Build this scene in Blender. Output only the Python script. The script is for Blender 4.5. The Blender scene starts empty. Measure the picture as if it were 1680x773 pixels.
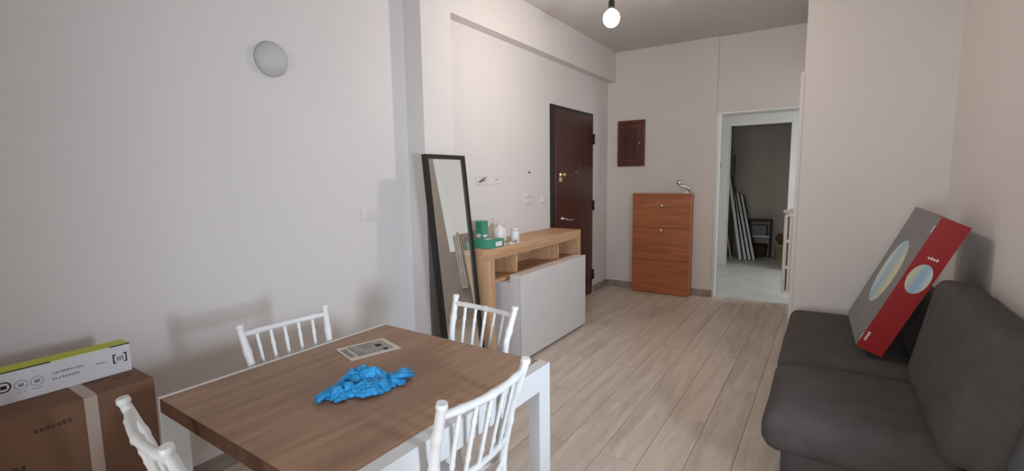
import bpy, bmesh, math, random
from mathutils import Vector, Matrix, noise
random.seed(7)
C = bpy.context.scene.collection
S = bpy.context.scene
R = math.radians

# ------------------------------------------------------------------ camera
F_PX = 790.2
cam_d = bpy.data.cameras.new('camera'); cam_d.sensor_width = 36.0
cam_d.lens = F_PX / 1680 * 36.0; cam_d.clip_start = 0.02
cam = bpy.data.objects.new('camera', cam_d); C.objects.link(cam)
yaw, pitch, roll = R(33.284), R(6.834), R(-0.7845)
cy, sy = math.cos(yaw), math.sin(yaw); cp, sp = math.cos(pitch), math.sin(pitch); cr, sr = math.cos(roll), math.sin(roll)
A = Matrix(((cy, sy, 0), (-sy, cy, 0), (0, 0, 1)))
B = Matrix(((1, 0, 0), (0, cp, -sp), (0, sp, cp)))
Cc = Matrix(((1, 0, 0), (0, 0, -1), (0, 1, 0)))
D = Matrix(((cr, -sr, 0), (sr, cr, 0), (0, 0, 1)))
M = D @ Cc @ B @ A
rows = [M[0], -M[1], -M[2]]
cam.matrix_world = Matrix.Translation((0, 0, 1.45)) @ Matrix((rows[0], rows[1], rows[2])).transposed().to_4x4()
S.camera = cam

# ------------------------------------------------------------------ world, lights, exposure
w = bpy.data.worlds.new('world'); S.world = w; w.use_nodes = True
w.node_tree.nodes['Background'].inputs[0].default_value = (0.62, 0.74, 0.9, 1)
w.node_tree.nodes['Background'].inputs[1].default_value = 0.3
S.view_settings.view_transform = 'Standard'; S.view_settings.look = 'None'
S.view_settings.gamma = 1; S.view_settings.use_curve_mapping = False
S.view_settings.exposure = 0.0
S.cycles.use_denoising = True
S.cycles.max_bounces = 8; S.cycles.diffuse_bounces = 5

def area(name, loc, rot, sx, sz, power, col):
    l = bpy.data.lights.new(name, 'AREA'); l.shape = 'RECTANGLE'; l.size = sx; l.size_y = sz
    l.energy = power; l.color = col
    o = bpy.data.objects.new(name, l); o.location = loc; o.rotation_euler = rot; C.objects.link(o)
    return o
XR = 0.685      # right wall
# daylight through the windows (all outside the frame)
area('daylight_right_window', (XR+0.62, 0.80, 1.25), (0, R(90), R(-38)), 0.4, 0.4, 42, (0.72, 0.84, 1.0)).data.spread = R(118)
area('daylight_rear_window', (-0.5, -1.80, 1.35), (R(90), 0, R(-10)), 1.0, 1.4, 32, (0.86, 0.88, 0.90)).data.spread = R(110)
area('daylight_side_window', (-0.12, 5.42, 1.70), (0, R(90), 0), 1.7, 1.14, 2.6, (1.0, 0.95, 0.90))
area('daylight_corridor_window', (1.95, 7.15, 1.3), (0, R(90), 0), 1.6, 1.2, 46, (0.92, 0.97, 0.98))

# ------------------------------------------------------------------ materials
def newmat(name):
    m = bpy.data.materials.new(name); m.use_nodes = True
    nt = m.node_tree; b = nt.nodes['Principled BSDF']
    return m, nt, b
def srgb(r, g, b):
    f = lambda c: ((c/255+0.055)/1.055)**2.4 if c/255 > 0.04045 else c/255/12.92
    return (f(r), f(g), f(b), 1)
def mapping(nt, sc, rnd=False):
    tc = nt.nodes.new('ShaderNodeTexCoord'); mp = nt.nodes.new('ShaderNodeMapping')
    mp.inputs['Scale'].default_value = sc
    nt.links.new(tc.outputs['Object'], mp.inputs['Vector'])
    if rnd:
        oi = nt.nodes.new('ShaderNodeObjectInfo'); cx = nt.nodes.new('ShaderNodeVectorMath'); cx.operation = 'MULTIPLY'
        co = nt.nodes.new('ShaderNodeCombineXYZ')
        for i in range(3): nt.links.new(oi.outputs['Random'], co.inputs[i])
        nt.links.new(co.outputs[0], cx.inputs[0]); cx.inputs[1].default_value = (37, 91, 53)
        nt.links.new(cx.outputs[0], mp.inputs['Location'])
        return mp, oi
    return mp
def plain(name, col, rough=0.6, metal=0.0, var=0.04, scale=6, bump=0.0, bscale=60, emit=None):
    m, nt, b = newmat(name)
    b.inputs['Roughness'].default_value = rough; b.inputs['Metallic'].default_value = metal
    mp = mapping(nt, (1, 1, 1)); n = nt.nodes.new('ShaderNodeTexNoise'); n.inputs['Scale'].default_value = scale
    n.inputs['Detail'].default_value = 4
    nt.links.new(mp.outputs[0], n.inputs['Vector'])
    r = nt.nodes.new('ShaderNodeValToRGB')
    c = col
    r.color_ramp.elements[0].position = 0.3; r.color_ramp.elements[1].position = 0.7
    r.color_ramp.elements[0].color = (c[0]*(1-var), c[1]*(1-var), c[2]*(1-var), 1)
    r.color_ramp.elements[1].color = (min(1, c[0]*(1+var)), min(1, c[1]*(1+var)), min(1, c[2]*(1+var)), 1)
    nt.links.new(n.outputs['Fac'], r.inputs['Fac']); nt.links.new(r.outputs[0], b.inputs['Base Color'])
    if bump:
        n2 = nt.nodes.new('ShaderNodeTexNoise'); n2.inputs['Scale'].default_value = bscale
        nt.links.new(mp.outputs[0], n2.inputs['Vector'])
        bp = nt.nodes.new('ShaderNodeBump'); bp.inputs['Strength'].default_value = bump; bp.inputs['Distance'].default_value = 0.01
        nt.links.new(n2.outputs['Fac'], bp.inputs['Height']); nt.links.new(bp.outputs[0], b.inputs['Normal'])
    return m
def wood(name, cols, sc=(18, 1.2, 18), rough=0.5, rnd=False, knots=True, vary=0.12, kd=0.75):
    m, nt, b = newmat(name); b.inputs['Roughness'].default_value = rough
    if rnd: mp, oi = mapping(nt, sc, True)
    else: mp = mapping(nt, sc)
    n = nt.nodes.new('ShaderNodeTexNoise'); n.inputs['Scale'].default_value = 1.0; n.inputs['Detail'].default_value = 9
    n.inputs['Roughness'].default_value = 0.62; n.inputs['Distortion'].default_value = 0.6
    nt.links.new(mp.outputs[0], n.inputs['Vector'])
    r = nt.nodes.new('ShaderNodeValToRGB'); el = r.color_ramp.elements
    el[0].position = 0.32; el[0].color = cols[0]; el[1].position = 0.68; el[1].color = cols[2]
    e = el.new(0.5); e.color = cols[1]
    nt.links.new(n.outputs['Fac'], r.inputs['Fac'])
    out = r.outputs[0]
    if knots:
        mp2 = nt.nodes.new('ShaderNodeMapping'); mp2.inputs['Scale'].default_value = (sc[0]*0.22+0.5, sc[1]*0.9+0.3, sc[2]*0.22+0.5)
        nt.links.new(mp.inputs['Vector'].links[0].from_socket, mp2.inputs['Vector'])
        if rnd: nt.links.new(mp.inputs['Location'].links[0].from_socket, mp2.inputs['Location'])
        n2 = nt.nodes.new('ShaderNodeTexNoise'); n2.inputs['Scale'].default_value = 1.3; n2.inputs['Detail'].default_value = 5
        nt.links.new(mp2.outputs[0], n2.inputs['Vector'])
        r2 = nt.nodes.new('ShaderNodeValToRGB'); r2.color_ramp.elements[0].position = 0.25; r2.color_ramp.elements[1].position = 0.48
        r2.color_ramp.elements[0].color = (0.5, 0.46, 0.42, 1); r2.color_ramp.elements[1].color = (1, 1, 1, 1)
        nt.links.new(n2.outputs['Fac'], r2.inputs['Fac'])
        mx = nt.nodes.new('ShaderNodeMix'); mx.data_type = 'RGBA'; mx.blend_type = 'MULTIPLY'; mx.inputs[0].default_value = kd
        nt.links.new(out, mx.inputs[6]); nt.links.new(r2.outputs[0], mx.inputs[7]); out = mx.outputs[2]
    if rnd:
        h = nt.nodes.new('ShaderNodeHueSaturation'); ma = nt.nodes.new('ShaderNodeMapRange')
        ma.inputs[3].default_value = 1-vary; ma.inputs[4].default_value = 1+vary
        nt.links.new(oi.outputs['Random'], ma.inputs[0]); nt.links.new(ma.outputs[0], h.inputs['Value'])
        nt.links.new(out, h.inputs['Color']); out = h.outputs[0]
    nt.links.new(out, b.inputs['Base Color'])
    bp = nt.nodes.new('ShaderNodeBump'); bp.inputs['Strength'].default_value = 0.15; bp.inputs['Distance'].default_value = 0.004
    nt.links.new(n.outputs['Fac'], bp.inputs['Height']); nt.links.new(bp.outputs[0], b.inputs['Normal'])
    return m
M_ = {}
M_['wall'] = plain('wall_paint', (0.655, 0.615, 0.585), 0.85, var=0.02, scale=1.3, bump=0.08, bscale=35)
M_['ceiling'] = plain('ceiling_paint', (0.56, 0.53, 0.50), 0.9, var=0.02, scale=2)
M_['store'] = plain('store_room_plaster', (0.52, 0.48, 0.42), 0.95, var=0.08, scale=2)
M_['plank'] = wood('plank_tile', (srgb(186, 171, 157), srgb(202, 187, 173), srgb(214, 200, 186)), (16, 1.3, 16), 0.36, rnd=True, vary=0.03, kd=0.35)
M_['grout'] = plain('grout', srgb(150, 136, 124), 0.9)
M_['skirt'] = wood('skirting_tile', (srgb(120, 108, 100), srgb(142, 130, 120), srgb(160, 148, 138)), (6, 6, 6), 0.5, knots=False)
M_['greytile'] = plain('corridor_tile', srgb(196, 198, 196), 0.45, var=0.08, scale=4)
M_['table_wood'] = wood('table_oak', (srgb(136, 102, 76), srgb(152, 116, 88), srgb(166, 130, 100)), (22, 1.6, 22), 0.45, kd=0.5)
M_['edge'] = plain('edge_shade_brown', srgb(92, 62, 44), 0.6, var=0.1)  # darkened wood tone, shade on the table's near edge put into colour
M_['oak'] = wood('console_oak', (srgb(172, 130, 94), srgb(190, 149, 112), srgb(202, 164, 126)), (26, 1.5, 26), 0.5, knots=False)
M_['oakv'] = wood('console_oak_upright', (srgb(172, 130, 94), srgb(190, 149, 112), srgb(202, 164, 126)), (26, 26, 1.5), 0.5, knots=False)
M_['cherry'] = wood('cherry_veneer', (srgb(152, 88, 52), srgb(170, 100, 60), srgb(184, 113, 70)), (1.4, 14, 22), 0.42, knots=False)
M_['darkdoor'] = wood('dark_mahogany', (srgb(44, 18, 12), srgb(62, 26, 18), srgb(76, 34, 24)), (16, 16, 1.2), 0.3, knots=False)
M_['doorframe'] = plain('door_frame_black_brown', srgb(26, 15, 12), 0.4)
M_['panelwood'] = wood('panel_mahogany', (srgb(66, 22, 12), srgb(88, 34, 20), srgb(102, 42, 26)), (16, 16, 1.2), 0.4, knots=False)
M_['white'] = plain('white_lacquer', (0.64, 0.64, 0.63), 0.35, var=0.015)
M_['chair'] = plain('white_resin', (0.70, 0.695, 0.68), 0.38, var=0.02)
M_['cab'] = plain('grey_white_laminate', (0.62, 0.58, 0.55), 0.4, var=0.02)
M_['black'] = plain('black_frame', srgb(24, 20, 19), 0.45)
M_['rubber'] = plain('black_plastic', srgb(20, 20, 20), 0.5)
M_['chrome'] = plain('brushed_chrome', (0.75, 0.74, 0.7), 0.25, 1.0)
M_['brass'] = plain('brass', (0.75, 0.6, 0.35), 0.3, 1.0)
M_['mirror'] = plain('mirror_glass', (0.90, 0.92, 0.90), 0.015, 1.0, var=0)
M_['sofa'] = plain('charcoal_weave', srgb(76, 70, 68), 0.95, var=0.14, scale=9, bump=0.5, bscale=260)
M_['sofa_dark'] = plain('charcoal_piping', srgb(34, 32, 33), 0.95)
M_['carton'] = plain('brown_cardboard', srgb(116, 84, 64), 0.85, var=0.08, scale=7)
M_['tape'] = plain('packing_tape', srgb(176, 158, 146), 0.35)
M_['ink'] = plain('printing_ink', srgb(40, 36, 36), 0.8)
M_['paleink'] = plain('pale_printing_ink', srgb(132, 134, 138), 0.8)
M_['brownink'] = plain('faded_carton_print', srgb(78, 54, 42), 0.85)
M_['greenink'] = plain('green_print', srgb(84, 96, 76), 0.85)
M_['boxwhite'] = plain('white_card', srgb(205, 203, 206), 0.5)
M_['lime'] = plain('lime_card', srgb(188, 196, 40), 0.5)
M_['glove'] = plain('blue_nitrile', srgb(36, 152, 214), 0.42, var=0.06, scale=20, bump=0.4, bscale=90)
M_['paper'] = plain('cream_paper', srgb(214, 204, 188), 0.7)
M_['greybox'] = plain('grey_card', srgb(112, 110, 112), 0.45)
M_['redbox'] = plain('red_card', srgb(150, 4, 8), 0.4)
M_['whiteink'] = plain('white_print', srgb(225, 225, 225), 0.6)
M_['green'] = plain('green_card', srgb(66, 142, 112), 0.5)
M_['bag'] = plain('cloudy_plastic', srgb(214, 208, 202), 0.35)
M_['plate'] = plain('switch_plastic', srgb(214, 206, 200), 0.4)
M_['plate_dk'] = plain('warm_grey', srgb(120, 112, 106), 0.6)  # plain grey of the wires, screw and pole
M_['dome'] = plain('opal_dome', (0.50, 0.49, 0.47), 0.6)
M_['radiator'] = plain('radiator_enamel', srgb(206, 200, 190), 0.35)
M_['slat'] = plain('aluminium_white_slat', srgb(238, 238, 240), 0.5)
M_['slatdk'] = plain('dark_gasket', srgb(28, 28, 30), 0.7)
M_['bucket'] = plain('pale_green_bucket', srgb(168, 172, 126), 0.5)
M_['rag'] = plain('brown_rag', srgb(104, 70, 52), 0.95)
M_['darkwood'] = plain('dark_shelf', srgb(42, 34, 32), 0.6)
M_['beige'] = plain('beige_stick', srgb(170, 150, 130), 0.7)

def emission(name, col, st):
    m = bpy.data.materials.new(name); m.use_nodes = True; nt = m.node_tree; nt.nodes.clear()
    e = nt.nodes.new('ShaderNodeEmission'); e.inputs[0].default_value = col; e.inputs[1].default_value = st
    o = nt.nodes.new('ShaderNodeOutputMaterial'); nt.links.new(e.outputs[0], o.inputs[0]); return m
def disc_print(ax=1):
    # printed circle: warm cream on one side to pale sky blue on the other
    m, nt, b = newmat('printed_disc'); b.inputs['Roughness'].default_value = 0.4
    tc = nt.nodes.new('ShaderNodeTexCoord'); sx = nt.nodes.new('ShaderNodeSeparateXYZ')
    nt.links.new(tc.outputs['Generated'], sx.inputs[0])
    r = nt.nodes.new('ShaderNodeValToRGB'); el = r.color_ramp.elements
    el[0].position = 0.1; el[0].color = srgb(205, 196, 160); el[1].position = 0.9; el[1].color = srgb(196, 205, 200)
    e = el.new(0.55); e.color = srgb(140, 176, 196)
    nt.links.new(sx.outputs[ax], r.inputs['Fac']); nt.links.new(r.outputs[0], b.inputs['Base Color']); return m
M_['disc'] = disc_print(); M_['disc_side'] = disc_print(0)
def photo_print():
    m, nt, b = newmat('printed_picture'); b.inputs['Roughness'].default_value = 0.4
    mp = mapping(nt, (9, 14, 1)); n = nt.nodes.new('ShaderNodeTexVoronoi'); n.inputs['Scale'].default_value = 1.2
    nt.links.new(mp.outputs[0], n.inputs['Vector'])
    r = nt.nodes.new('ShaderNodeValToRGB'); el = r.color_ramp.elements
    el[0].position = 0.1; el[0].color = srgb(70, 66, 62); el[1].position = 0.6; el[1].color = srgb(150, 145, 140)
    nt.links.new(n.outputs['Distance'], r.inputs['Fac']); nt.links.new(r.outputs[0], b.inputs['Base Color']); return m
M_['picture'] = photo_print()

# ------------------------------------------------------------------ mesh helpers
def box(bm, x0, x1, y0, y1, z0, z1, bev=0.0, seg=2, mat=None):
    r = bmesh.ops.create_cube(bm, size=1.0)
    vs = r['verts']
    for v in vs:
        v.co = Vector(((x0+x1)/2 + v.co.x*(x1-x0), (y0+y1)/2 + v.co.y*(y1-y0), (z0+z1)/2 + v.co.z*(z1-z0)))
    if bev:
        es = list({e for v in vs for e in v.link_edges})
        rb = bmesh.ops.bevel(bm, geom=es, offset=bev, segments=seg, profile=0.5, affect='EDGES')
        vs = list({v for f in rb['faces'] for v in f.verts} | {v for v in vs if v.is_valid})
    if mat is not None:
        for v in vs: v.co = mat @ v.co
    return vs
def tube(bm, pts, rad, n=10, rings=None, cap=True):
    pts = [Vector(p) for p in pts]; prev = None; loops = []
    for i, p in enumerate(pts):
        if i == 0: t = pts[1]-pts[0]
        elif i == len(pts)-1: t = pts[-1]-pts[-2]
        else: t = (pts[i+1]-pts[i-1])
        t.normalize()
        if prev is None:
            u = t.orthogonal().normalized()
        else:
            u = (prev - t*prev.dot(t)).normalized()
        prev = u; v = t.cross(u)
        rr = rad[i] if isinstance(rad, (list, tuple)) else rad
        loops.append([bm.verts.new(p + (u*math.cos(a)+v*math.sin(a))*rr) for a in [2*math.pi*k/n for k in range(n)]])
    for a, b in zip(loops, loops[1:]):
        for k in range(n):
            f = bm.faces.new((a[k], a[(k+1) % n], b[(k+1) % n], b[k])); f.smooth = True
    if cap:
        bm.faces.new(loops[0][::-1]); bm.faces.new(loops[-1])
def lathe(bm, prof, n=20, mat=None, sy_=1.0):
    loops = []
    for r, z in prof:
        loops.append([bm.verts.new(Vector((r*math.cos(2*math.pi*k/n), sy_*r*math.sin(2*math.pi*k/n), z))) for k in range(n)])
    for a, b in zip(loops, loops[1:]):
        for k in range(n):
            f = bm.faces.new((a[k], a[(k+1) % n], b[(k+1) % n], b[k])); f.smooth = True
    bm.faces.new(loops[0][::-1]); bm.faces.new(loops[-1])
    if mat is not None:
        for l in loops:
            for v in l: v.co = mat @ v.co
def obj(name, bm, mat, parent=None, label=None, smooth=False):
    bmesh.ops.recalc_face_normals(bm, faces=bm.faces[:])
    me = bpy.data.meshes.new(name); bm.to_mesh(me); bm.free()
    if smooth:
        for p in me.polygons: p.use_smooth = True
    me.materials.append(M_[mat] if isinstance(mat, str) else mat)
    o = bpy.data.objects.new(name, me); C.objects.link(o)
    if parent is not None: o.parent = parent
    if label: o['label'] = label
    return o
def bx(name, mat, dims, parent=None, bev=0.002, seg=2, label=None, m=None):
    bm = bmesh.new(); box(bm, *dims, bev=bev, seg=seg, mat=m); return obj(name, bm, mat, parent, label)
def thing(name, label, cat, loc=(0, 0, 0), rz=0, group=None):
    o = bpy.data.objects.new(name, None); C.objects.link(o); o.location = loc; o.rotation_euler = (0, 0, rz)
    o.empty_display_size = 0.05
    o['label'] = label; o['category'] = cat
    if group: o['group'] = group
    return o
def tag(o, label, cat, group=None):
    o['label'] = label; o['category'] = cat
    if group: o['group'] = group
    return o
def struct(name, mat, boxes, label, cat='wall', parent=None, bev=0):
    bm = bmesh.new()
    for b in boxes: box(bm, *b, bev=bev)
    o = obj(name, bm, mat, parent)
    o['kind'] = 'structure'
    if parent is None: o['label'] = label; o['category'] = cat
    return o

# ------------------------------------------------------------------ room shell
XN, XP, XL = -2.50, -2.34, -2.442     # near left wall, pier and beam face, recessed left wall
YF, YC = 6.017, 8.27                  # far wall, corridor end wall
YRET = 4.4                            # wall behind the far end of the sofa
H = 3.0
floor = struct('floor', 'grout', [(-2.9, 2.3, -2.0, 6.3, -0.12, -0.012)], 'floor of pale wood-look planks', 'floor')
# planks: rows along the depth, end joints shared by every other row
PW, PL, G = 0.203, 1.2, 0.0025
pm = bmesh.new(); box(pm, -PW/2+G/2, PW/2-G/2, -PL/2+G/2, PL/2-G/2, -0.012, 0.0)
plank_me = bpy.data.meshes.new('plank'); pm.to_mesh(plank_me); pm.free(); plank_me.materials.append(M_['plank'])
cut_me = {}
def plank(x, y0, y1):
    if abs((y1-y0)-PL) < 1e-4: me = plank_me
    else:
        key = round(y1-y0, 3)
        if key not in cut_me:
            b = bmesh.new(); box(b, -PW/2+G/2, PW/2-G/2, -key/2+G/2, key/2-G/2, -0.012, 0.0)
            me = bpy.data.meshes.new('plank'); b.to_mesh(me); b.free(); me.materials.append(M_['plank']); cut_me[key] = me
        me = cut_me[key]
    o = bpy.data.objects.new('plank', me); o.location = (x, (y0+y1)/2, random.uniform(-0.0006, 0)); C.objects.link(o); o.parent = floor
k = -7
x = -1.04 + k*PW
while x < XR + PW/2:
    off = 2.247 if (k % 2) else 2.247+PL/2
    y = off - 3*PL
    while y < YF+0.06:
        a = max(y, -0.6); b = min(y+PL, YF+0.06)
        if b-a > 0.02: plank(x, a, b)
        y += PL
    k += 1; x += PW
floor2 = struct('floor_corridor', 'greytile', [(-2.0, 2.2, YF+0.062, 9.9, -0.12, 0.0)], 'grey tiled floor of the corridor and store room', 'floor')
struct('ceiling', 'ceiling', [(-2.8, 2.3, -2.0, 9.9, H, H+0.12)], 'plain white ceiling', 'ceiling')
struct('wall_left', 'wall', [(XN-0.2, XN, -2.0, 2.487, 0, H),
                             (XL-0.25, XL, 2.6, 4.456, 0, H), (XL-0.25, XL, 5.52, YF+0.2, 0, H), (XL-0.25, XL, 4.456, 5.52, 2.2, H),
                             (XL-0.25, XL-0.12, 4.456, 5.52, 0, 2.2)], 'white left wall with the entrance door')
struct('trim_1', 'wall', [(XN-0.05, XP, 2.487, 2.798, 0, H)], 'white pier projecting from the left wall behind the mirror', 'pier')
struct('trim_2', 'wall', [(XL-0.02, XP, 2.798, YF+0.01, 2.636, H)], 'white ceiling beam above the entrance door', 'beam')
struct('wall_far', 'wall', [(XL-0.2, -1.12, YF, YF+0.12, 0, H), (-1.13, -0.30, YF+0.025, YF+0.12, 2.16, H), (-0.30, -0.1, YF+0.025, YF+0.12, 0, H)], 'white far wall with the wide opening')
struct('trim_3', 'white', [(-1.12, -1.085, YF+0.015, YF+0.13, 0, 2.14), (-1.12, -0.29, YF+0.015, YF+0.13, 2.14, 2.165)], 'white trim around the corridor opening', 'trim', bev=0.003)
# side wall with a window opening (behind the wall at the sofa's end)
struct('wall_side', 'wall', [(-0.20, -0.10, YRET+0.1, 4.85, 0, H), (-0.20, -0.10, 5.99, YF+0.1, 0, H), (-0.20, -0.10, 4.85, 5.99, 0, 0.85), (-0.20, -0.10, 4.85, 5.99, 2.55, H)], 'white side wall carrying the radiator')
struct('wall_back_right', 'wall', [(-0.20, XR+0.1, YRET, YRET+0.1, 0, H)], 'white wall at the far end of the sofa')
struct('trim_4', 'wall', [(-0.222, -0.198, YRET-0.004, YRET+0.106, 0.0, 2.22)], 'corner guard up to door height on the wall edge', 'trim')
struct('wall_right', 'wall', [(XR, XR+0.15, 1.65, YRET+0.1, 0, H), (XR, XR+0.15, -2.0, 0.65, 0, H), (XR, XR+0.15, 0.65, 1.65, 2.2, H), (XR, XR+0.15, 0.65, 1.65, 0, 0.85)], 'white right wall beside the sofa')
struct('wall_rear', 'wall', [(XN-0.2, -1.1, -1.85, -1.7, 0, H), (0.1, XR+0.1, -1.85, -1.7, 0, H), (-1.1, 0.1, -1.85, -1.7, 0, 0.5), (-1.1, 0.1, -1.85, -1.7, 2.2, H)], 'wall behind the camera with a window')
struct('window_1', 'white', [(XR+0.05, XR+0.09, 0.65, 0.69, 0.85, 2.2), (XR+0.05, XR+0.09, 1.61, 1.65, 0.85, 2.2), (XR+0.05, XR+0.09, 0.69, 1.61, 0.85, 0.89), (XR+0.05, XR+0.09, 0.69, 1.61, 2.16, 2.2)], 'white frame of the right hand window', 'window')
struct('window_2', 'white', [(-1.1, -1.06, -1.79, -1.75, 0.5, 2.2), (0.06, 0.1, -1.79, -1.75, 0.5, 2.2), (-1.06, 0.06, -1.79, -1.75, 0.5, 0.54), (-1.06, 0.06, -1.79, -1.75, 2.16, 2.2)], 'white frame of the rear window', 'window')
struct('window_3', 'white', [(-0.17, -0.13, 4.85, 4.88, 0.85, 2.55), (-0.17, -0.13, 5.96, 5.99, 0.85, 2.55), (-0.17, -0.13, 4.88, 5.96, 0.85, 0.88), (-0.17, -0.13, 4.88, 5.96, 2.52, 2.55)], 'white frame of the window above the radiator', 'window')
# corridor and store room
struct('wall_corridor_end', 'wall', [(-2.0, -1.345, YC, YC+0.12, 0, H), (-0.49, 2.1, YC, YC+0.12, 0, H), (-1.345, -0.49, YC, YC+0.12, 2.21, H)], 'white end wall of the corridor with the store room door')
struct('wall_corridor_left', 'wall', [(-2.0, -1.85, YF+0.12, YC, 0, H)], 'left wall of the corridor')
struct('wall_corridor_right', 'wall', [(1.98, 2.1, YF-0.1, YC, 0, 0.4), (1.98, 2.1, YF-0.1, YC, 2.1, H), (1.98, 2.1, YF-0.1, 6.4, 0.4, 2.1), (1.98, 2.1, 7.9, YC, 0.4, 2.1), (-0.1, 2.1, YF-0.02, YF+0.1, 0, H)], 'right wall of the corridor')
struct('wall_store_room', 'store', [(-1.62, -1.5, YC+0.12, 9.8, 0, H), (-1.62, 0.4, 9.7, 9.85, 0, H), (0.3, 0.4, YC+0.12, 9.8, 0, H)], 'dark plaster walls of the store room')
# store room door frame
struct('trim_5', 'white', [(-1.49, -1.335, YC-0.025, YC+0.01, 0.0, 2.36), (-0.50, -0.36, YC-0.025, YC+0.01, 0, 2.36), (-1.335, -0.50, YC-0.025, YC+0.01, 2.2, 2.36),
                           (-1.36, -1.335, YC-0.02, YC+0.14, 0, 2.21), (-0.50, -0.475, YC-0.02, YC+0.14, 0, 2.21)], 'white frame of the store room doorway', 'trim', bev=0.003)
# skirting
struct('baseboard_left', 'skirt', [(XL, XL+0.012, 5.57, YF, 0, 0.08), (XL, XL+0.012, 2.8, 4.41, 0, 0.08), (XP, XP+0.012, 2.49, 2.8, 0, 0.08), (XN, XN+0.012, -1.7, 2.487, 0, 0.08)], 'grey brown tile skirting along the left wall', 'baseboard')
struct('baseboard_far', 'skirt', [(XL+0.012, -1.12, YF-0.012, YF, 0, 0.08), (-1.12, -1.108, YF-0.012, YF+0.014, 0, 0.08)], 'grey brown tile skirting along the far wall', 'baseboard')
struct('baseboard_right', 'skirt', [(-0.19, XR, YRET-0.012, YRET, 0, 0.08), (XR-0.012, XR, -1.7, YRET-0.012, 0, 0.08)], 'grey brown tile skirting behind the sofa', 'baseboard')

# entrance door
dr = struct('door_1', 'doorframe', [(XL-0.1, XL+0.02, 4.46, 4.53, 0, 2.2), (XL-0.1, XL+0.015, 5.48, 5.52, 0, 2.2), (XL-0.1, XL+0.015, 4.53, 5.48, 2.165, 2.2)], 'dark brown entrance door', 'door', bev=0.002)
p = bx('door_leaf', 'darkdoor', (XL-0.03, XL+0.025, 4.535, 5.50, 0.005, 2.165), dr, 0.004)
bm = bmesh.new(); lathe(bm, [(0.034, 0), (0.034, 0.008), (0.014, 0.012), (0.014, 0.03), (0.024, 0.036), (0.026, 0.05), (0.016, 0.06)], 18, Matrix.Translation((XL+0.025, 4.65, 1.475)) @ Matrix.Rotation(R(90), 4, 'Y'))
box(bm, XL+0.025, XL+0.032, 4.625, 4.68, 1.40, 1.50, 0.003)
obj('door_knob', bm, 'brass', dr)
bm = bmesh.new(); lathe(bm, [(0.024, 0), (0.024, 0.008), (0.01, 0.01), (0.01, 0.05)], 16, Matrix.Translation((XL+0.025, 4.68, 1.0)) @ Matrix.Rotation(R(90), 4, 'Y'))
tube(bm, [(XL+0.07, 4.67, 1.0), (XL+0.075, 4.72, 0.985), (XL+0.075, 4.80, 0.975), (XL+0.072, 4.86, 0.98)], [0.010, 0.010, 0.009, 0.008])
obj('door_handle', bm, 'chrome', dr)
for z in (1.90, 1.1, 0.24):
    bm = bmesh.new(); tube(bm, [(XL+0.028, 5.515, z-0.06), (XL+0.028, 5.515, z+0.06)], 0.014, 10); obj('hinge', bm, 'doorframe', dr)
bm = bmesh.new(); lathe(bm, [(0.012, 0), (0.012, 0.006), (0.006, 0.008)], 12, Matrix.Translation((XL+0.025, 5.02, 1.5)) @ Matrix.Rotation(R(90), 4, 'Y')); obj('peephole', bm, 'brass', dr)

# ------------------------------------------------------------------ hanging bulb
t = thing('pendant_bulb', 'lit round bulb hanging bare from a black socket below the ceiling', 'lamp', (-1.32, 3.3, 2.535))
bm = bmesh.new(); prof = []
for i in range(15):
    a = math.pi*i/14; prof.append((max(0.001, 0.057*math.sin(a)), -0.060*math.cos(a)))
lathe(bm, prof[:-2]+[(0.018, 0.060), (0.017, 0.064)], 24)
bulb = obj('bulb', bm, emission('bulb_glow', (1.0, 0.90, 0.80, 1), 16.0), t, 'glowing white bulb', True)
bm = bmesh.new(); lathe(bm, [(0.019, 0.06), (0.021, 0.075), (0.021, 0.11), (0.012, 0.125), (0.004, 0.13)], 16); obj('socket', bm, 'rubber', t)
bm = bmesh.new(); tube(bm, [(0, 0, 0.128), (0.002, 0, 0.3), (0, 0, 0.45)], 0.0035, 8); obj('cord', bm, 'rubber', t)
bm = bmesh.new(); lathe(bm, [(0.004, 0.43), (0.03, 0.445), (0.04, 0.464)], 18); obj('ceiling_rose', bm, 'white', t)
l = bpy.data.lights.new('bulb_light', 'POINT'); l.energy = 28.5; l.color = (1.0, 0.87, 0.78); l.shadow_soft_size = 0.05
lo = bpy.data.objects.new('bulb_light', l); lo.location = (-1.32, 3.3, 2.535); C.objects.link(lo)
bulb.visible_shadow = True
# the light sits inside the bulb: give the glass no shadow by moving energy just under it
lo.location = (-1.32, 3.3, 2.43)

# ------------------------------------------------------------------ wall fittings
bm = bmesh.new(); lathe(bm, [(0.082, 0), (0.09, 0.004), (0.09, 0.014), (0.078, 0.034), (0.05, 0.05), (0.02, 0.056), (0.001, 0.057)], 36)
o = obj('domed_cover', bm, 'dome', None); o.matrix_world = Matrix.Translation((XN, 1.51, 2.087)) @ Matrix.Rotation(R(90), 4, 'Y')
tag(o, 'round pale grey domed cover high on the left wall', 'cover')
def plate(name, x, y0, y1, z0, z1, keys, label, cat, sgn=1, group=None):
    t = thing(name, label, cat, (x, (y0+y1)/2, (z0+z1)/2), 0, group)
    w_, h_ = (y1-y0)/2, (z1-z0)/2
    bx('cover_plate', 'plate', (0, 0.009, -w_, w_, -h_, h_), t, 0.003)
    for i in range(keys):
        a = -w_*0.72 + i*(w_*1.44/keys)
        bx('key', 'plate', (0.009, 0.013, a+0.002, a+w_*1.44/keys-0.002, -h_*0.6, h_*0.6), t, 0.0015)
    return t
plate('light_switch', XN, 2.046, 2.172, 1.19, 1.262, 3, 'white light switch plate on the near left wall beside the pier', 'switch')
plate('light_switch', XL, 3.942, 4.09, 1.262, 1.322, 3, 'upper of two stacked white switch plates left of the dark entrance door', 'switch')
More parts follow.
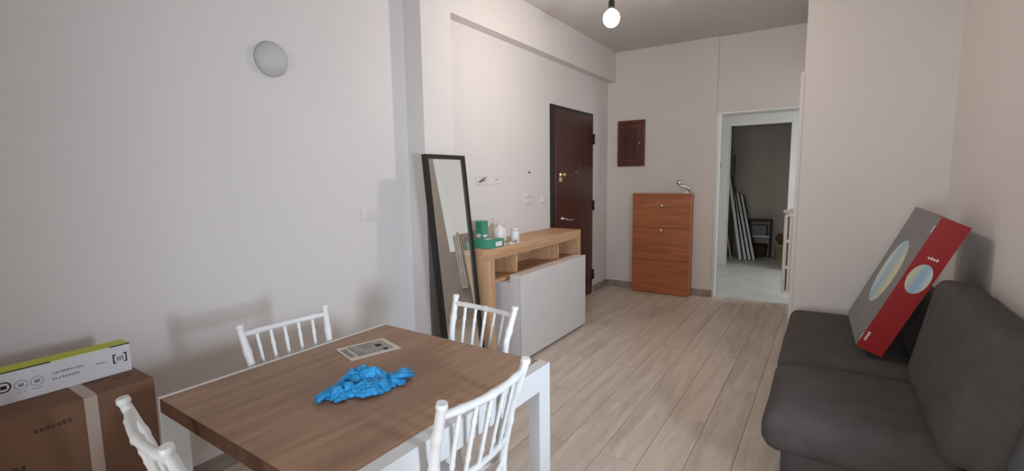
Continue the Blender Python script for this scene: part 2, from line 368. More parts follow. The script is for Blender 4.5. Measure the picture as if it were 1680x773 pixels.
plate('wall_socket', XL, 3.942, 4.09, 1.19, 1.25, 2, 'lower of two stacked white plates left of the dark entrance door', 'socket')
plate('doorbell_switch', XL, 4.265, 4.355, 1.19, 1.265, 1, 'small single white switch closest to the dark entrance door', 'switch')
for i, (a, b) in enumerate(((3.19, 3.34), (3.41, 3.53))):
    t = thing('junction_box', ('open junction box with loose dark wires, left of the pair above the console', 'open junction box with a small screw, right of the pair above the console')[i], 'junction box', (XL, (a+b)/2, 1.437))
    w_ = (b-a)/2; bm = bmesh.new()
    box(bm, 0, 0.006, -w_, w_, 0.03, 0.037); box(bm, 0, 0.006, -w_, w_, -0.037, -0.03); box(bm, 0, 0.006, -w_, -w_+0.008, -0.03, 0.03); box(bm, 0, 0.006, w_-0.008, w_, -0.03, 0.03)
    obj('box_rim', bm, 'plate', t); bx('back_plate', 'bag', (0, 0.002, -w_+0.008, w_-0.008, -0.03, 0.03), t, 0)
    bm = bmesh.new()
    if i == 0:
        tube(bm, [(0.003, -0.05, -0.02), (0.02, -0.02, 0.0), (0.022, 0.02, 0.012), (0.006, 0.055, 0.02)], 0.004, 6)
        tube(bm, [(0.003, -0.02, -0.025), (0.022, -0.01, 0.0), (0.02, 0.01, -0.012), (0.006, 0.04, 0.01)], 0.004, 6)
        obj('wire', bm, 'plate_dk', t)
    else:
        lathe(bm, [(0.006, 0), (0.006, 0.01), (0.002, 0.012)], 8, Matrix.Rotation(R(90), 4, 'Y')); obj('screw', bm, 'plate_dk', t)
bm = bmesh.new(); lathe(bm, [(0.008, 0), (0.008, 0.004), (0.004, 0.02), (0.001, 0.022)], 10, Matrix.Translation((XL, 4.03, 1.50)) @ Matrix.Rotation(R(90), 4, 'Y'))
tag(obj('wall_screw', bm, 'rubber'), 'small dark screw in the wall above the stacked switch plates', 'screw')
# fuse cabinet on far wall
t = thing('fuse_cabinet', 'dark reddish brown wooden cabinet door set high on the far wall', 'cabinet', (-2.12, YF, 1.86))
bm = bmesh.new()
for b in ((-0.175, 0.175, -0.03, 0, 0.245, 0.285), (-0.175, 0.175, -0.03, 0, -0.285, -0.245), (-0.175, -0.135, -0.03, 0, -0.245, 0.245), (0.135, 0.175, -0.03, 0, -0.245, 0.245)): box(bm, *b, bev=0.003)
obj('frame', bm, 'panelwood', t)
bx('cabinet_door', 'panelwood', (-0.133, 0.133, -0.022, 0, -0.243, 0.243), t, 0.002)
bx('inset_panel', 'darkdoor', (-0.085, 0.085, -0.028, -0.02, -0.19, 0.19), t, 0.004)
bm = bmesh.new(); lathe(bm, [(0.004, 0), (0.004, 0.01), (0.009, 0.014), (0.009, 0.02)], 10, Matrix.Translation((0.115, -0.022, 0)) @ Matrix.Rotation(R(90), 4, 'X')); obj('knob', bm, 'brass', t)
bm = bmesh.new(); box(bm, 0, 0.012, 0, 0.05, 0, 0.05, 0.002); o = obj('wall_hook', bm, 'rubber'); o.location = (-1.47, YC-0.04, 1.60)
bm = bmesh.new(); box(bm, -0.008, 0.008, -0.012, 0, -0.03, 0.03, 0.002); tube(bm, [(0, -0.012, 0.01), (0.0, -0.04, 0.0), (0.0, -0.045, 0.02)], 0.004, 6)
bpy.data.objects.remove(o); o = obj('wall_hook', bm, 'rubber'); o.location = (-1.455, YC-0.025, 1.60); tag(o, 'small black hook on the white door frame in the corridor', 'hook')

# ------------------------------------------------------------------ radiator, seen end on
t = thing('radiator', 'white column radiator seen end-on past the wall edge by the corridor', 'radiator', (-0.262, 4.95, 0.0))
def section(parent):
    bm = bmesh.new()
    for xx in (-0.040, 0.0, 0.040):
        tube(bm, [(xx, 0, 0.37), (xx, 0, 0.40), (xx, 0, 1.07), (xx, 0, 1.10)], [0.010, 0.0165, 0.0165, 0.010], 8)
    for zz in (0.385, 0.61, 0.85, 1.085): box(bm, -0.046, 0.046, -0.013, 0.013, zz-0.014, zz+0.014, 0.004)
    return obj('radiator_section', bm, 'radiator', parent)
s0 = section(t); s0.location = (0, 0, 0)
for i in range(1, 15):
    c = s0.copy(); C.objects.link(c); c.parent = t; c.location = (0, i*0.05, 0)
bm = bmesh.new(); lathe(bm, [(0.008, 0), (0.008, 0.02), (0.014, 0.025), (0.014, 0.045)], 12, Matrix.Translation((-0.035, -0.02, 1.09)) @ Matrix.Rotation(R(-30), 4, 'Y')); obj('valve', bm, 'radiator', t)
bm = bmesh.new(); tube(bm, [(0.04, 0.1, 0.5), (0.053, 0.1, 0.5)], 0.01, 8); obj('bracket', bm, 'radiator', t); bm = bmesh.new(); tube(bm, [(0.04, 0.5, 1.0), (0.053, 0.5, 1.0)], 0.01, 8); obj('bracket', bm, 'radiator', t)

# ------------------------------------------------------------------ shoe cabinet
t = thing('shoe_cabinet', 'tall narrow orange-brown cherry shoe cabinet with tilting flaps against the far wall', 'cabinet', (-1.692, 5.94, 0), 0)
hw = 0.35
bm = bmesh.new()
box(bm, -hw, -hw+0.018, -0.05, 0.065, 0, 1.215); box(bm, hw-0.018, hw, -0.05, 0.065, 0, 1.215); box(bm, -hw+0.018, hw-0.018, 0.05, 0.063, 0.0, 1.215); box(bm, -hw+0.018, hw-0.018, -0.045, 0.05, 0.0, 0.02)
obj('carcass', bm, 'cherry', t)
bx('cabinet_top', 'cherry', (-hw-0.002, hw+0.002, -0.072, 0.065, 1.215, 1.237), t)
for z0, z1 in ((0.825, 1.212), (0.42, 0.820), (0.008, 0.415)):
    d = bx('flap_door', 'cherry', (-hw+0.001, hw-0.001, -0.070, -0.051, z0, z1), t, 0.0015)
    if z0 > 0.3:
        bm = bmesh.new(); lathe(bm, [(0.008, 0), (0.008, 0.016), (0.021, 0.020), (0.021, 0.030), (0.008, 0.036)], 14, Matrix.Translation((0.015, -0.070, (1.09 if z0 > 0.8 else 0.79))) @ Matrix.Rotation(R(90), 4, 'X')); obj('knob', bm, 'chrome', d)
# metal fitting on top
t = thing('tap_fitting', 'small metal fitting with a round knob and bent arm on the shoe cabinet', 'fitting', (-1.42, 5.94, 1.237))
bm = bmesh.new(); lathe(bm, [(0.045, 0), (0.045, 0.008), (0.03, 0.02), (0.02, 0.035)], 16); obj('base', bm, 'white', t)
bm = bmesh.new(); tube(bm, [(0.03, 0, 0.03), (0.035, 0, 0.07), (0.0, -0.01, 0.085), (-0.05, -0.02, 0.09), (-0.07, -0.02, 0.11)], [0.014, 0.015, 0.010, 0.010, 0.010], 10); obj('arm', bm, 'chrome', t)
bm = bmesh.new(); lathe(bm, [(0.01, -0.02), (0.028, -0.015), (0.028, 0.015), (0.01, 0.02)], 16, Matrix.Translation((-0.075, -0.02, 0.13)) @ Matrix.Rotation(R(70), 4, 'X')); obj('knob', bm, 'chrome', t)

# ------------------------------------------------------------------ console with white drop-front cabinet
XC0, XC1, YC0, YC1, ZC = XL+0.004, -2.09, 2.872, 4.46, 0.920
t = thing('console_table', 'light oak console with open compartments along the left wall', 'console', (0, 0, 0))
t.location = ((XC0+XC1)/2, (YC0+YC1)/2, 0); ox, oy = t.location.x, t.location.y
def cb(name, mat, d, **k): return bx(name, mat, (d[0]-ox, d[1]-ox, d[2]-oy, d[3]-oy, d[4], d[5]), t, **k)
cb('console_top', 'oak', (XC0, XC1, YC0, YC1, ZC-0.085, ZC))
cb('side_panel', 'oakv', (XC0, XC1, YC0, YC0+0.07, 0, ZC-0.085))
cb('side_panel', 'oakv', (XC0, XC1, YC1-0.07, YC1, 0, ZC-0.085))
cb('back_panel', 'oak', (XC0, XC0+0.02, YC0+0.07, YC1-0.07, 0.05, ZC-0.085), bev=0)
cb('shelf', 'oak', (XC0+0.02, XC1-0.03, YC0+0.07, YC1-0.07, 0.64, 0.665))
for yy in (3.27, 4.0): cb('divider', 'oakv', (XC0+0.02, XC1-0.02, yy, yy+0.022, 0.665, ZC-0.085))
t = thing('drop_front_cabinet', 'large pale grey-white cabinet box pushed halfway under the oak console', 'cabinet', (-2.08, 3.65, 0))
ox, oy = t.location.x, t.location.y
y0, y1, x1, zt = 3.075, 4.24, -1.935, 0.70
cb('carcass', 'cab', (-2.25, x1-0.022, y0+0.002, y1-0.002, 0.03, 0.635), bev=0.001)
cb('front_panel', 'cab', (x1-0.02, x1, y0, y1, 0.022, zt))
cb('top_panel', 'cab', (-2.046, x1-0.02, y0+0.001, y1-0.001, 0.668, zt-0.003))
cb('side_panel', 'cab', (-2.046, x1-0.021, y0, y0+0.018, 0.635, 0.668), bev=0)
cb('plinth', 'rubber', (-2.22, x1-0.06, y0+0.05, y1-0.05, 0, 0.03), bev=0)

# things on the console
ZT = ZC
def card(name, x0, x1, y0, y1, h, m, label, cat, rz=0, z=ZT):
    t = thing(name, label, cat, ((x0+x1)/2, (y0+y1)/2, z), rz)
    a, b = (x1-x0)/2, (y1-y0)/2
    bx('carton_body', m, (-a, a, -b, b, 0, h-0.002), t, 0.002)
    bx('lid', m, (-a-0.001, a+0.001, -b-0.001, b+0.001, h-0.012, h), t, 0.001)
    return t
t = card('green_carton', -2.37, -2.31, 3.07, 3.17, 0.185, 'green', 'upright green carton beside the mirror on the console', 'box', 0.1)
bx('print_patch', 'whiteink', (0.030, 0.0315, -0.03, 0.03, 0.05, 0.075), t, 0)
bx('print_patch', 'whiteink', (-0.02, 0.02, -0.0515, -0.050, 0.05, 0.085), t, 0)
t = card('glove_box', -2.27, -2.10, 2.90, 3.09, 0.062, 'green', 'low green dispenser box lying at the console corner', 'box', 0.05)
bx('print_patch', 'whiteink', (0.085, 0.0865, -0.03, 0.06, 0.012, 0.045), t, 0)
bm = bmesh.new(); lathe(bm, [(0.05, 0), (0.05, 0.001)], 20, Matrix.Translation((0, 0, 0.0625)) @ Matrix.Scale(0.45, 4, (1, 0, 0))); obj('opening', bm, 'whiteink', t)
t = thing('plastic_jug', 'cloudy white plastic jug with a loop handle behind the low green box', 'jug', (-2.29, 3.30, ZT))
bm = bmesh.new(); lathe(bm, [(0.055, 0), (0.06, 0.01), (0.06, 0.09), (0.05, 0.115), (0.025, 0.13), (0.022, 0.145)], 20); obj('body', bm, 'bag', t)
bm = bmesh.new(); tube(bm, [(-0.03, 0, 0.125), (-0.028, 0, 0.165), (0, 0, 0.185), (0.028, 0, 0.165), (0.03, 0, 0.125)], 0.004, 8); obj('handle', bm, 'bag', t)
t = thing('pill_bottle', 'small white plastic bottle with cap standing on the console', 'bottle', (-2.19, 3.38, ZT))
bm = bmesh.new(); lathe(bm, [(0.036, 0), (0.040, 0.005), (0.040, 0.078), (0.034, 0.086)], 20); obj('body', bm, 'white', t)
bm = bmesh.new(); lathe(bm, [(0.031, 0.086), (0.031, 0.108), (0.027, 0.112)], 20); obj('cap', bm, 'white', t)
for i, (x, y, rz, lab) in enumerate(((-2.13, 3.14, 0.3, 'first white cable clip from the low green box on the console edge'), (-2.12, 3.22, -0.2, 'middle white cable clip of the three on the console edge'), (-2.11, 3.31, 0.1, 'third white cable clip from the low green box on the console edge'))):
    t = thing('cable_clip', lab, 'clip', (x, y, ZT), rz, 'white clips on the console edge')
    bx('base', 'white', (-0.012, 0.012, -0.028, 0.028, 0, 0.009), t, 0.002)
    bm = bmesh.new(); tube(bm, [(0, -0.02, 0.009), (0, 0, 0.02), (0, 0.02, 0.009)], 0.004, 6); obj('hook', bm, 'white', t)

# ------------------------------------------------------------------ leaning mirror
t = thing('leaning_mirror', 'tall mirror in a black frame leaning against the white pier', 'mirror', (-2.105, 2.413, 0.0))
Lm, Wm, Tm, fw = 1.625, 0.422, 0.036, 0.028
ang = math.atan2(0.165, 1.61)
t.rotation_euler = (0, -ang, 0)          # local z runs up the mirror, local +x faces the room
bm = bmesh.new()
box(bm, -Tm, 0, 0, fw, 0, Lm); box(bm, -Tm, 0, Wm-fw, Wm, 0, Lm); box(bm, -Tm, 0, fw, Wm-fw, 0, fw); box(bm, -Tm, 0, fw, Wm-fw, Lm-fw, Lm)
obj('frame', bm, 'black', t)
bx('mirror_glass', 'mirror', (-0.016, -0.012, fw, Wm-fw, fw, Lm-fw), t, 0)
bx('backing', 'black', (-Tm+0.002, -0.017, fw, Wm-fw, fw, Lm-fw), t, 0)

# ------------------------------------------------------------------ dining table
TX0, TX1, TY0, TY1, TZ = -1.765, -0.85, 0.60, 1.535, 0.76
t = thing('dining_table', 'square dining table with brown oak top and white portal side frames', 'table', ((TX0+TX1)/2, (TY0+TY1)/2, 0), R(-1.2))
ox, oy = t.location.x, t.location.y
cb('tabletop', 'table_wood', (TX0+0.012, TX1-0.045, TY0, TY1-0.004, TZ-0.045, TZ), bev=0.0015)
cb('edge_shade_strip', 'edge', (TX0+0.013, TX1-0.046, TY0-0.0015, TY0+0.001, TZ-0.045, TZ-0.0005), bev=0)  # thin strip added to paint the near edge as shaded
cb('apron', 'white', (TX0+0.03, TX1-0.06, TY0+0.02, TY1-0.02, TZ-0.07, TZ-0.0455), bev=0)
def portal(x0, x1, lab):
    bm = bmesh.new(); Y0_, Y1_ = TY0-0.002-oy, TY1-oy
    prof = [(Y0_, 0), (Y0_, TZ+0.002), (Y1_, TZ+0.002), (Y1_, 0), (Y1_-0.075, 0), (Y1_-0.075, TZ-0.085), (Y0_+0.075, TZ-0.085), (Y0_+0.075, 0)]
    for q in ((Y0_, Y0_+0.075, 0, TZ-0.085), (Y1_-0.075, Y1_, 0, TZ-0.085), (Y0_, Y1_, TZ-0.085, TZ+0.002)):
        box(bm, x0-ox, x1-ox, *q, bev=0)
    bmesh.ops.remove_doubles(bm, verts=bm.verts[:], dist=1e-5)
    return obj('side_frame', bm, 'white', t, lab)
portal(TX0, TX0+0.012, None); portal(TX1-0.045, TX1, None)

# things on the table
t = thing('glove_pile', 'crumpled pile of bright blue nitrile gloves on the dining table', 'gloves', (-1.27, 1.01, TZ+0.002))
def crumple(cx, cy_, L_, W_, ang_, hgt, seed, N=34, fingers=False):
    bm = bmesh.new(); grid = []
    ca, sa = math.cos(ang_), math.sin(ang_)
    for i in range(N+1):
        row = []
        for j in range(N+1):
            u, v = i/N*2-1, j/N*2-1
            a = math.atan2(v, u); rr = max(abs(u), abs(v))
            rad = 0.82 + 0.20*noise.noise(Vector((math.cos(a)*1.7, math.sin(a)*1.7, seed))) + 0.14*noise.noise(Vector((math.cos(a)*5, math.sin(a)*5, seed+9)))
            rad *= 1 + 0.16*math.cos(5*a+seed); x = math.cos(a)*rr*rad*L_; y = math.sin(a)*rr*rad*W_
            P_ = Vector((x*30, y*30, seed*3.1))
            n1 = abs(noise.noise(P_)); n2 = abs(noise.noise(P_*2.3+Vector((5, 1, 2)))); n3 = noise.noise(P_*0.5)
            edge = max(0, 1-rr**3)
            h = hgt*edge*(0.40 + 1.1*n1 + 0.5*n2 + 0.45*n3) + 0.0035
            if rr > 0.93: h = 0.001 + 0.010*abs(noise.noise(P_*1.5))
            x += 0.010*noise.noise(P_*1.2+Vector((9, 9, 1))); y += 0.010*noise.noise(P_*1.2+Vector((1, 4, 7)))
            row.append(bm.verts.new((cx+ca*x-sa*y, cy_+sa*x+ca*y, max(0.0005, h))))
        grid.append(row)
    for i in range(N):
        for j in range(N):
            bm.faces.new((grid[i][j], grid[i+1][j], grid[i+1][j+1], grid[i][j+1]))
    return bm
def glove(cx, cy_, L_, W_, a, h, seed, z0=0.0):
    bm = crumple(cx, cy_, L_, W_, a, h, seed)
    o = obj('glove', bm, 'glove', t); o.location.z = z0
    so = o.modifiers.new('thickness', 'SOLIDIFY'); so.thickness = 0.0012
    return o
glove(0.03, 0.045, 0.105, 0.085, 0.9, 0.026, 1.3)
glove(0.045, -0.02, 0.07, 0.06, 0.3, 0.024, 12.9, 0.004)
glove(-0.005, -0.06, 0.10, 0.080, 1.3, 0.026, 4.7)
glove(-0.035, 0.035, 0.09, 0.06, 0.7, 0.032, 8.2, 0.006)
for k_ in range(3):
    bm = bmesh.new(); a = 0.8+0.35*k_; bx0 = (0.05, 0.07+0.01*k_)
    tube(bm, [(bx0[0], bx0[1], 0.012), (bx0[0]+0.04*math.cos(a), bx0[1]+0.04*math.sin(a), 0.022), (bx0[0]+0.085*math.cos(a+0.2), bx0[1]+0.085*math.sin(a+0.2), 0.010)], [0.011, 0.010, 0.006], 8); obj('glove_finger', bm, 'glove', t)
for k_ in range(2):
    a = 3.9+0.5*k_; bm = bmesh.new()
    tube(bm, [(-0.01, -0.10, 0.012), (-0.01+0.035*math.cos(a), -0.10+0.035*math.sin(a), 0.016), (-0.01+0.06*math.cos(a+.2), -0.10+0.06*math.sin(a+.2), 0.008)], [0.012, 0.010, 0.006], 8); obj('glove_finger', bm, 'glove', t)
t = thing('leaflet', 'cream leaflet with a grey photograph printed on it, lying on the table', 'leaflet', (-1.545, 1.268, TZ+0.001), 0)
m2 = Matrix.Rotation(math.atan2(1.344-1.143, -1.435+1.496), 4, 'Z')
bx('sheet', 'paper', (-0.105, 0.105, -0.085, 0.085, 0, 0.0012), t, 0, m=m2)
bx('picture', 'picture', (-0.065, 0.085, -0.062, 0.066, 0.0012, 0.0020), t, 0, m=m2)
bx('text_block', 'paleink', (-0.096, -0.074, -0.055, 0.055, 0.0012, 0.0018), t, 0, m=m2)
bx('dark_mark', 'ink', (0.035, 0.06, -0.005, 0.025, 0.0020, 0.0026), t, 0, m=m2)
bx('dark_mark', 'ink', (0.045, 0.062, -0.06, -0.035, 0.0020, 0.0026), t, 0, m=m2)

# ------------------------------------------------------------------ chairs
def bamboo(p0, p1, r, knots=(0.2, 0.5, 0.8), n=10, bend=Vector((0, 0, 0)), seg=24):
    p0, p1 = Vector(p0), Vector(p1); pts = []; rad = []
    for i in range(seg+1):
        s = i/seg; pts.append(p0.lerp(p1, s) + bend*math.sin(math.pi*s))
        rr = r
        for k_ in knots: rr += r*0.30*math.exp(-((s-k_)/0.022)**2)
        rad.append(rr)
    bm = bmesh.new(); tube(bm, pts, rad, n); return bm
def chair(label, loc, rz):
    t = thing('dining_chair', label, 'chair', loc, rz, 'white spindle-back chairs around the table')
    # back posts: lean outward (+y) and splay apart towards the top
    for s in (-1, 1):
        bm = bmesh.new()
        pts = [(s*0.150, 0.235, 0.0), (s*0.148, 0.185, 0.22), (s*0.150, 0.165, 0.44), (s*0.156, 0.178, 0.60), (s*0.166, 0.208, 0.76), (s*0.178, 0.245, 0.875), (s*0.179, 0.248, 0.885), (s*0.1795, 0.250, 0.893), (s*0.180, 0.252, 0.905)]
        rad = [0.012, 0.0145, 0.0150, 0.0145, 0.0140, 0.0135, 0.0125, 0.0165, 0.0140]
        fine, fr = [], []
        for i in range(len(pts)-1):
            nseg = 10 if i < 5 else 1
            for q in range(nseg):
                s_ = q/nseg; fine.append(Vector(pts[i]).lerp(Vector(pts[i+1]), s_)); fr.append(rad[i]*(1-s_)+rad[i+1]*s_)
        fine.append(Vector(pts[-1])); fr.append(rad[-1])
        for kz in (0.15, 0.33, 0.52, 0.70, 0.80):
            for i, p_ in enumerate(fine): fr[i] += 0.0038*math.exp(-((p_.z-kz)/0.009)**2)
        tube(bm, fine, fr, 12); obj('back_post', bm, 'chair', t)
    def at(z):   # y on the post at height z
        P2 = [(0.0, 0.235, .150), (0.44, 0.165, .150), (0.60, 0.178, .156), (0.76, 0.208, .166), (0.875, 0.245, .178)]
        for (z0_, y0_, x0_), (z1_, y1_, x1_) in zip(P2, P2[1:]):
            if z <= z1_: f = (z-z0_)/(z1_-z0_); return y0_+f*(y1_-y0_), x0_+f*(x1_-x0_)
    bend = 0.022
    for name, z, r_ in (('top_rail', 0.865, 0.0115), ('lower_rail', 0.635, 0.0105), ('back_stretcher', 0.555, 0.0095)):
        y, x = at(z); obj(name, bamboo((-x, y, z), (x, y, z), r_, (0.18, 0.5, 0.82), 10, Vector((0, bend, -0.004 if name != 'back_stretcher' else -0.03))), 'chair', t)
    for k_ in range(5):
        f = (k_+1)/6; s_ = math.sin(math.pi*f)
        yt, xt = at(0.862); yb, xb = at(0.635)
        bm = bamboo((-xb+2*xb*f, yb+bend*s_, 0.632-0.004*s_), (-xt+2*xt*f, yt+bend*s_, 0.862-0.004*s_), 0.0072, (0.25, 0.75), 8, seg=20); obj('spindle', bm, 'chair', t)
    for s in (-1, 1):
        obj('front_leg', bamboo((s*0.172, -0.160, 0.0), (s*0.160, -0.145, 0.425), 0.0145, (0.3, 0.55, 0.85), 12), 'chair', t)
        for z in (0.16, 0.25): obj('side_stretcher', bamboo((s*0.165, -0.15, z), (s*0.149, 0.19, z), 0.0085, (0.25, 0.75), 8), 'chair', t)
    obj('front_stretcher', bamboo((-0.166, -0.152, 0.22), (0.166, -0.152, 0.22), 0.0085, (0.25, 0.75), 8), 'chair', t)
    bm = bmesh.new(); r = bmesh.ops.create_cube(bm, size=1)
    for v in r['verts']:
        fr_ = v.co.y < 0
        v.co = Vector((v.co.x*(0.37 if fr_ else 0.30), -0.165 if fr_ else 0.165, 0.427+ (0.018 if v.co.z > 0 else -0.012)))
    bmesh.ops.bevel(bm, geom=bm.edges[:], offset=0.010, segments=3, affect='EDGES', profile=0.5)
    obj('seat', bm, 'chair', t)
    return t
chair('white spindle-back chair nearest the camera side, right of the table beside the floor', (-1.005, 1.035, 0), R(-90-3.3))
chair('white spindle-back chair at the far end of the table, in front of the mirror', (-1.30, 1.452, 0), R(-6.2))
chair('white spindle-back chair between the table and the left wall', (-1.60, 1.085, 0), R(90-3.9))
chair('white spindle-back chair at the near end of the table beside the brown carton', (-1.276, 0.662, 0), R(180-6.7))

# ------------------------------------------------------------------ cartons near left
t = thing('large_carton', 'large brown cardboard carton with tape strip standing by the left wall', 'box', (-2.25, 0.0, 0))
bx('carton_body', 'carton', (-0.235, 0.24, -0.70, 0.683, 0, 0.75), t, 0.003, label='brown cardboard body')
bm = bmesh.new(); box(bm, 0.2395, 0.2412, 0.485, 0.52, 0.03, 0.7505); box(bm, -0.235, 0.2412, 0.485, 0.52, 0.7495, 0.7512)
obj('tape_strip', bm, 'tape', t, 'pale tape strip')
bm = bmesh.new(); random.seed(3)
def dashes(bm, x0, x1, y0, y1, z0, z1, n, gap=0.35):
    st = (y1-y0)/n
    for i in range(n):
        h = random.uniform(0.6, 1.0)
        box(bm, x0, x1, y0+i*st, y0+i*st+st*(1-gap*random.uniform(0.6, 1.4)), z0, z0+(z1-z0)*h)
dashes(bm, 0.2395, 0.2408, 0.36, 0.455, 0.685, 0.700, 7); dashes(bm, 0.2395, 0.2408, 0.20, 0.34, 0.58, 0.60, 8); dashes(bm, 0.2395, 0.2408, 0.36, 0.42, 0.50, 0.52, 4)
obj('carton_print', bm, 'brownink', t)['kind'] = 'stuff'
bm = bmesh.new(); dashes(bm, 0.095, 0.11, 0.53, 0.60, 0.7495, 0.7508, 5); dashes(bm, 0.13, 0.145, 0.60, 0.65, 0.7495, 0.7508, 4); obj('carton_print', bm, 'brownink', t)['kind'] = 'stuff'
t = thing('lamp_carton', 'long narrow white box with lime green top lying on the big brown carton', 'box', (-2.20, 0.15, 0.7513))
bx('carton_body', 'boxwhite', (-0.038, 0.038, -0.70, 0.52, 0, 0.104), t, 0.001)
bx('lid', 'lime', (-0.0375, 0.0375, -0.698, 0.519, 0.104, 0.1055), t, 0, label='lime green top face')
bm = bmesh.new(); box(bm, 0.0376, 0.0392, 0.16, 0.30, 0.1025, 0.1062); box(bm, 0.0376, 0.0392, 0.46, 0.52, 0.1025, 0.1062); box(bm, 0.0376, 0.0392, -0.70, 0.15, 0.1025, 0.1062); obj('edge_line', bm, 'ink', t)
def ring(cy_, cz, r0, r1, m):
    bm = bmesh.new(); n = 28; a_ = [bm.verts.new((0.0386, cy_+r0*math.cos(2*math.pi*k/n), cz+r0*math.sin(2*math.pi*k/n))) for k in range(n)]
    b_ = [bm.verts.new((0.0386, cy_+r1*math.cos(2*math.pi*k/n), cz+r1*math.sin(2*math.pi*k/n))) for k in range(n)]
    for k in range(n): bm.faces.new((a_[k], a_[(k+1) % n], b_[(k+1) % n], b_[k]))
    ext = bmesh.ops.extrude_face_region(bm, geom=bm.faces[:])
    for v in [v for v in ext['geom'] if isinstance(v, bmesh.types.BMVert)]: v.co.x -= 0.001
    box(bm, 0.0376, 0.0386, cy_-r1*0.4, cy_+r1*0.4, cz-r1*0.35, cz+r1*0.3)
    obj('printed_icon', bm, m, t)
ring(0.184, 0.057, 0.014, 0.018, 'ink'); ring(0.224, 0.052, 0.0145, 0.0165, 'paleink'); ring(0.262, 0.052, 0.0145, 0.0165, 'paleink')
bm = bmesh.new()
dashes(bm, 0.0376, 0.0386, 0.213, 0.235, 0.026, 0.029, 3); dashes(bm, 0.0376, 0.0386, 0.25, 0.275, 0.026, 0.030, 3)
dashes(bm, 0.0376, 0.0386, 0.30, 0.385, 0.060, 0.068, 11); dashes(bm, 0.0376, 0.0386, 0.30, 0.375, 0.040, 0.048, 9)
dashes(bm, 0.0376, 0.0386, 0.415, 0.45, 0.053, 0.058, 5); dashes(bm, 0.0376, 0.0386, 0.478, 0.500, 0.048, 0.066, 3)
obj('printed_text', bm, 'paleink', t)['kind'] = 'stuff'
bm = bmesh.new()
for y_, s in ((0.466, 1), (0.508, -1)):
    box(bm, 0.0376, 0.0388, y_, y_+s*0.004, 0.040, 0.074); box(bm, 0.0376, 0.0388, y_, y_+s*0.010, 0.040, 0.044); box(bm, 0.0376, 0.0388, y_, y_+s*0.010, 0.070, 0.074)
obj('printed_bracket', bm, 'ink', t)

# ------------------------------------------------------------------ sofa
def cushion(name, x0, x1, y0, y1, z0, z1, bev, parent, mat='sofa', m=None, puff=0.02, seed=0.0, sub=10, label=None):
    bm = bmesh.new(); bmesh.ops.create_cube(bm, size=2)
    bmesh.ops.subdivide_edges(bm, edges=bm.edges[:], cuts=sub, use_grid_fill=True)
    hx, hy, hz = (x1-x0)/2, (y1-y0)/2, (z1-z0)/2
    for v in bm.verts:
        c = v.co.copy(); q = Vector((c.x*hx, c.y*hy, c.z*hz))
        inner = Vector((max(-(hx-bev), min(hx-bev, q.x)), max(-(hy-bev), min(hy-bev, q.y)), max(-(hz-bev), min(hz-bev, q.z))))
        d = q-inner
        if d.length > 1e-6: q = inner + d.normalized()*min(bev, max(abs(d.x), abs(d.y), abs(d.z)))
        q.z += puff*(1-c.x**4)*(1-c.y**4)*(1 if c.z > 0 else -0.2)*max(0, abs(c.z)-0.5)*2
        n_ = noise.noise(Vector((q.x*4+seed, q.y*4, q.z*4)))*0.006
        q += q.normalized()*n_
        v.co = q + Vector(((x0+x1)/2, (y0+y1)/2, (z0+z1)/2))
        if m is not None: v.co = m @ v.co
    return obj(name, bm, mat, parent, label, True)
SY0, SY1 = 2.24, 4.26
t = thing('sofa', 'charcoal grey fabric sofa bed along the right wall', 'sofa', (0.25, 3.16, 0))
ox, oy = 0.25, 3.16
def cu(name, x0, x1, y0, y1, z0, z1, bev, **k): return cushion(name, x0-ox, x1-ox, y0-oy, y1-oy, z0, z1, bev, t, **k)
cu('seat_cushion', -0.195, 0.47, SY0, 2.985, 0.24, 0.43, 0.075, seed=1, puff=0.012)
cu('seat_cushion', -0.195, 0.47, 2.975, SY1, 0.245, 0.425, 0.06, seed=5, puff=0.012)
cu('sofa_base', -0.12, 0.62, SY0+0.04, SY1-0.03, 0.05, 0.27, 0.02, puff=0, seed=3)
# backrest halves: near half reclined, far half likewise behind the box
def back(y0, y1, xb, xt, zt, seed, th=0.19):
    a = math.atan2(xt-xb, zt-0.40); Lb = math.hypot(xt-xb, zt-0.40)
    m = Matrix.Translation((xb-ox, 0, 0.40)) @ Matrix.Rotation(a, 4, 'Y')
    return cushion('backrest', 0, th, y0-oy, y1-oy, 0, Lb, 0.055, t, m=m, puff=0, seed=seed, sub=12)
back(SY0-0.05, 3.16, 0.375, 0.475, 0.935, 2.0)
back(3.175, SY1, 0.42, 0.49, 0.72, 6.0, 0.17)
for x_, y_ in ((-0.08, SY0+0.12), (-0.08, SY1-0.12), (0.55, SY0+0.12), (0.55, SY1-0.12)):
    bm = bmesh.new(); lathe(bm, [(0.02, 0), (0.025, 0.06)], 12, Matrix.Translation((x_-ox, y_-oy, 0))); obj('leg', bm, 'rubber', t)

# ------------------------------------------------------------------ panel lamp box leaning on the sofa
E_ = Vector((0.17237953, 3.20318255, 0.49391088)); a_ = Vector((0.39384609, -0.00719988, 0.9191482)); b_ = Vector((-0.03260762, 0.99923047, 0.02179923)); n_ = Vector((-0.91859785, -0.03855678, 0.39330824))
Lb, Wb, Tb = 0.7855, 0.69, 0.1244
t = thing('panel_lamp_box', 'large flat red and grey carton with printed circles leaning on the sofa', 'box')
t.matrix_world = Matrix((( -n_.x, b_.x, a_.x, E_.x), (-n_.y, b_.y, a_.y, E_.y), (-n_.z, b_.z, a_.z, E_.z), (0, 0, 0, 1))) @ Matrix.Translation((0, 0, 0.006))
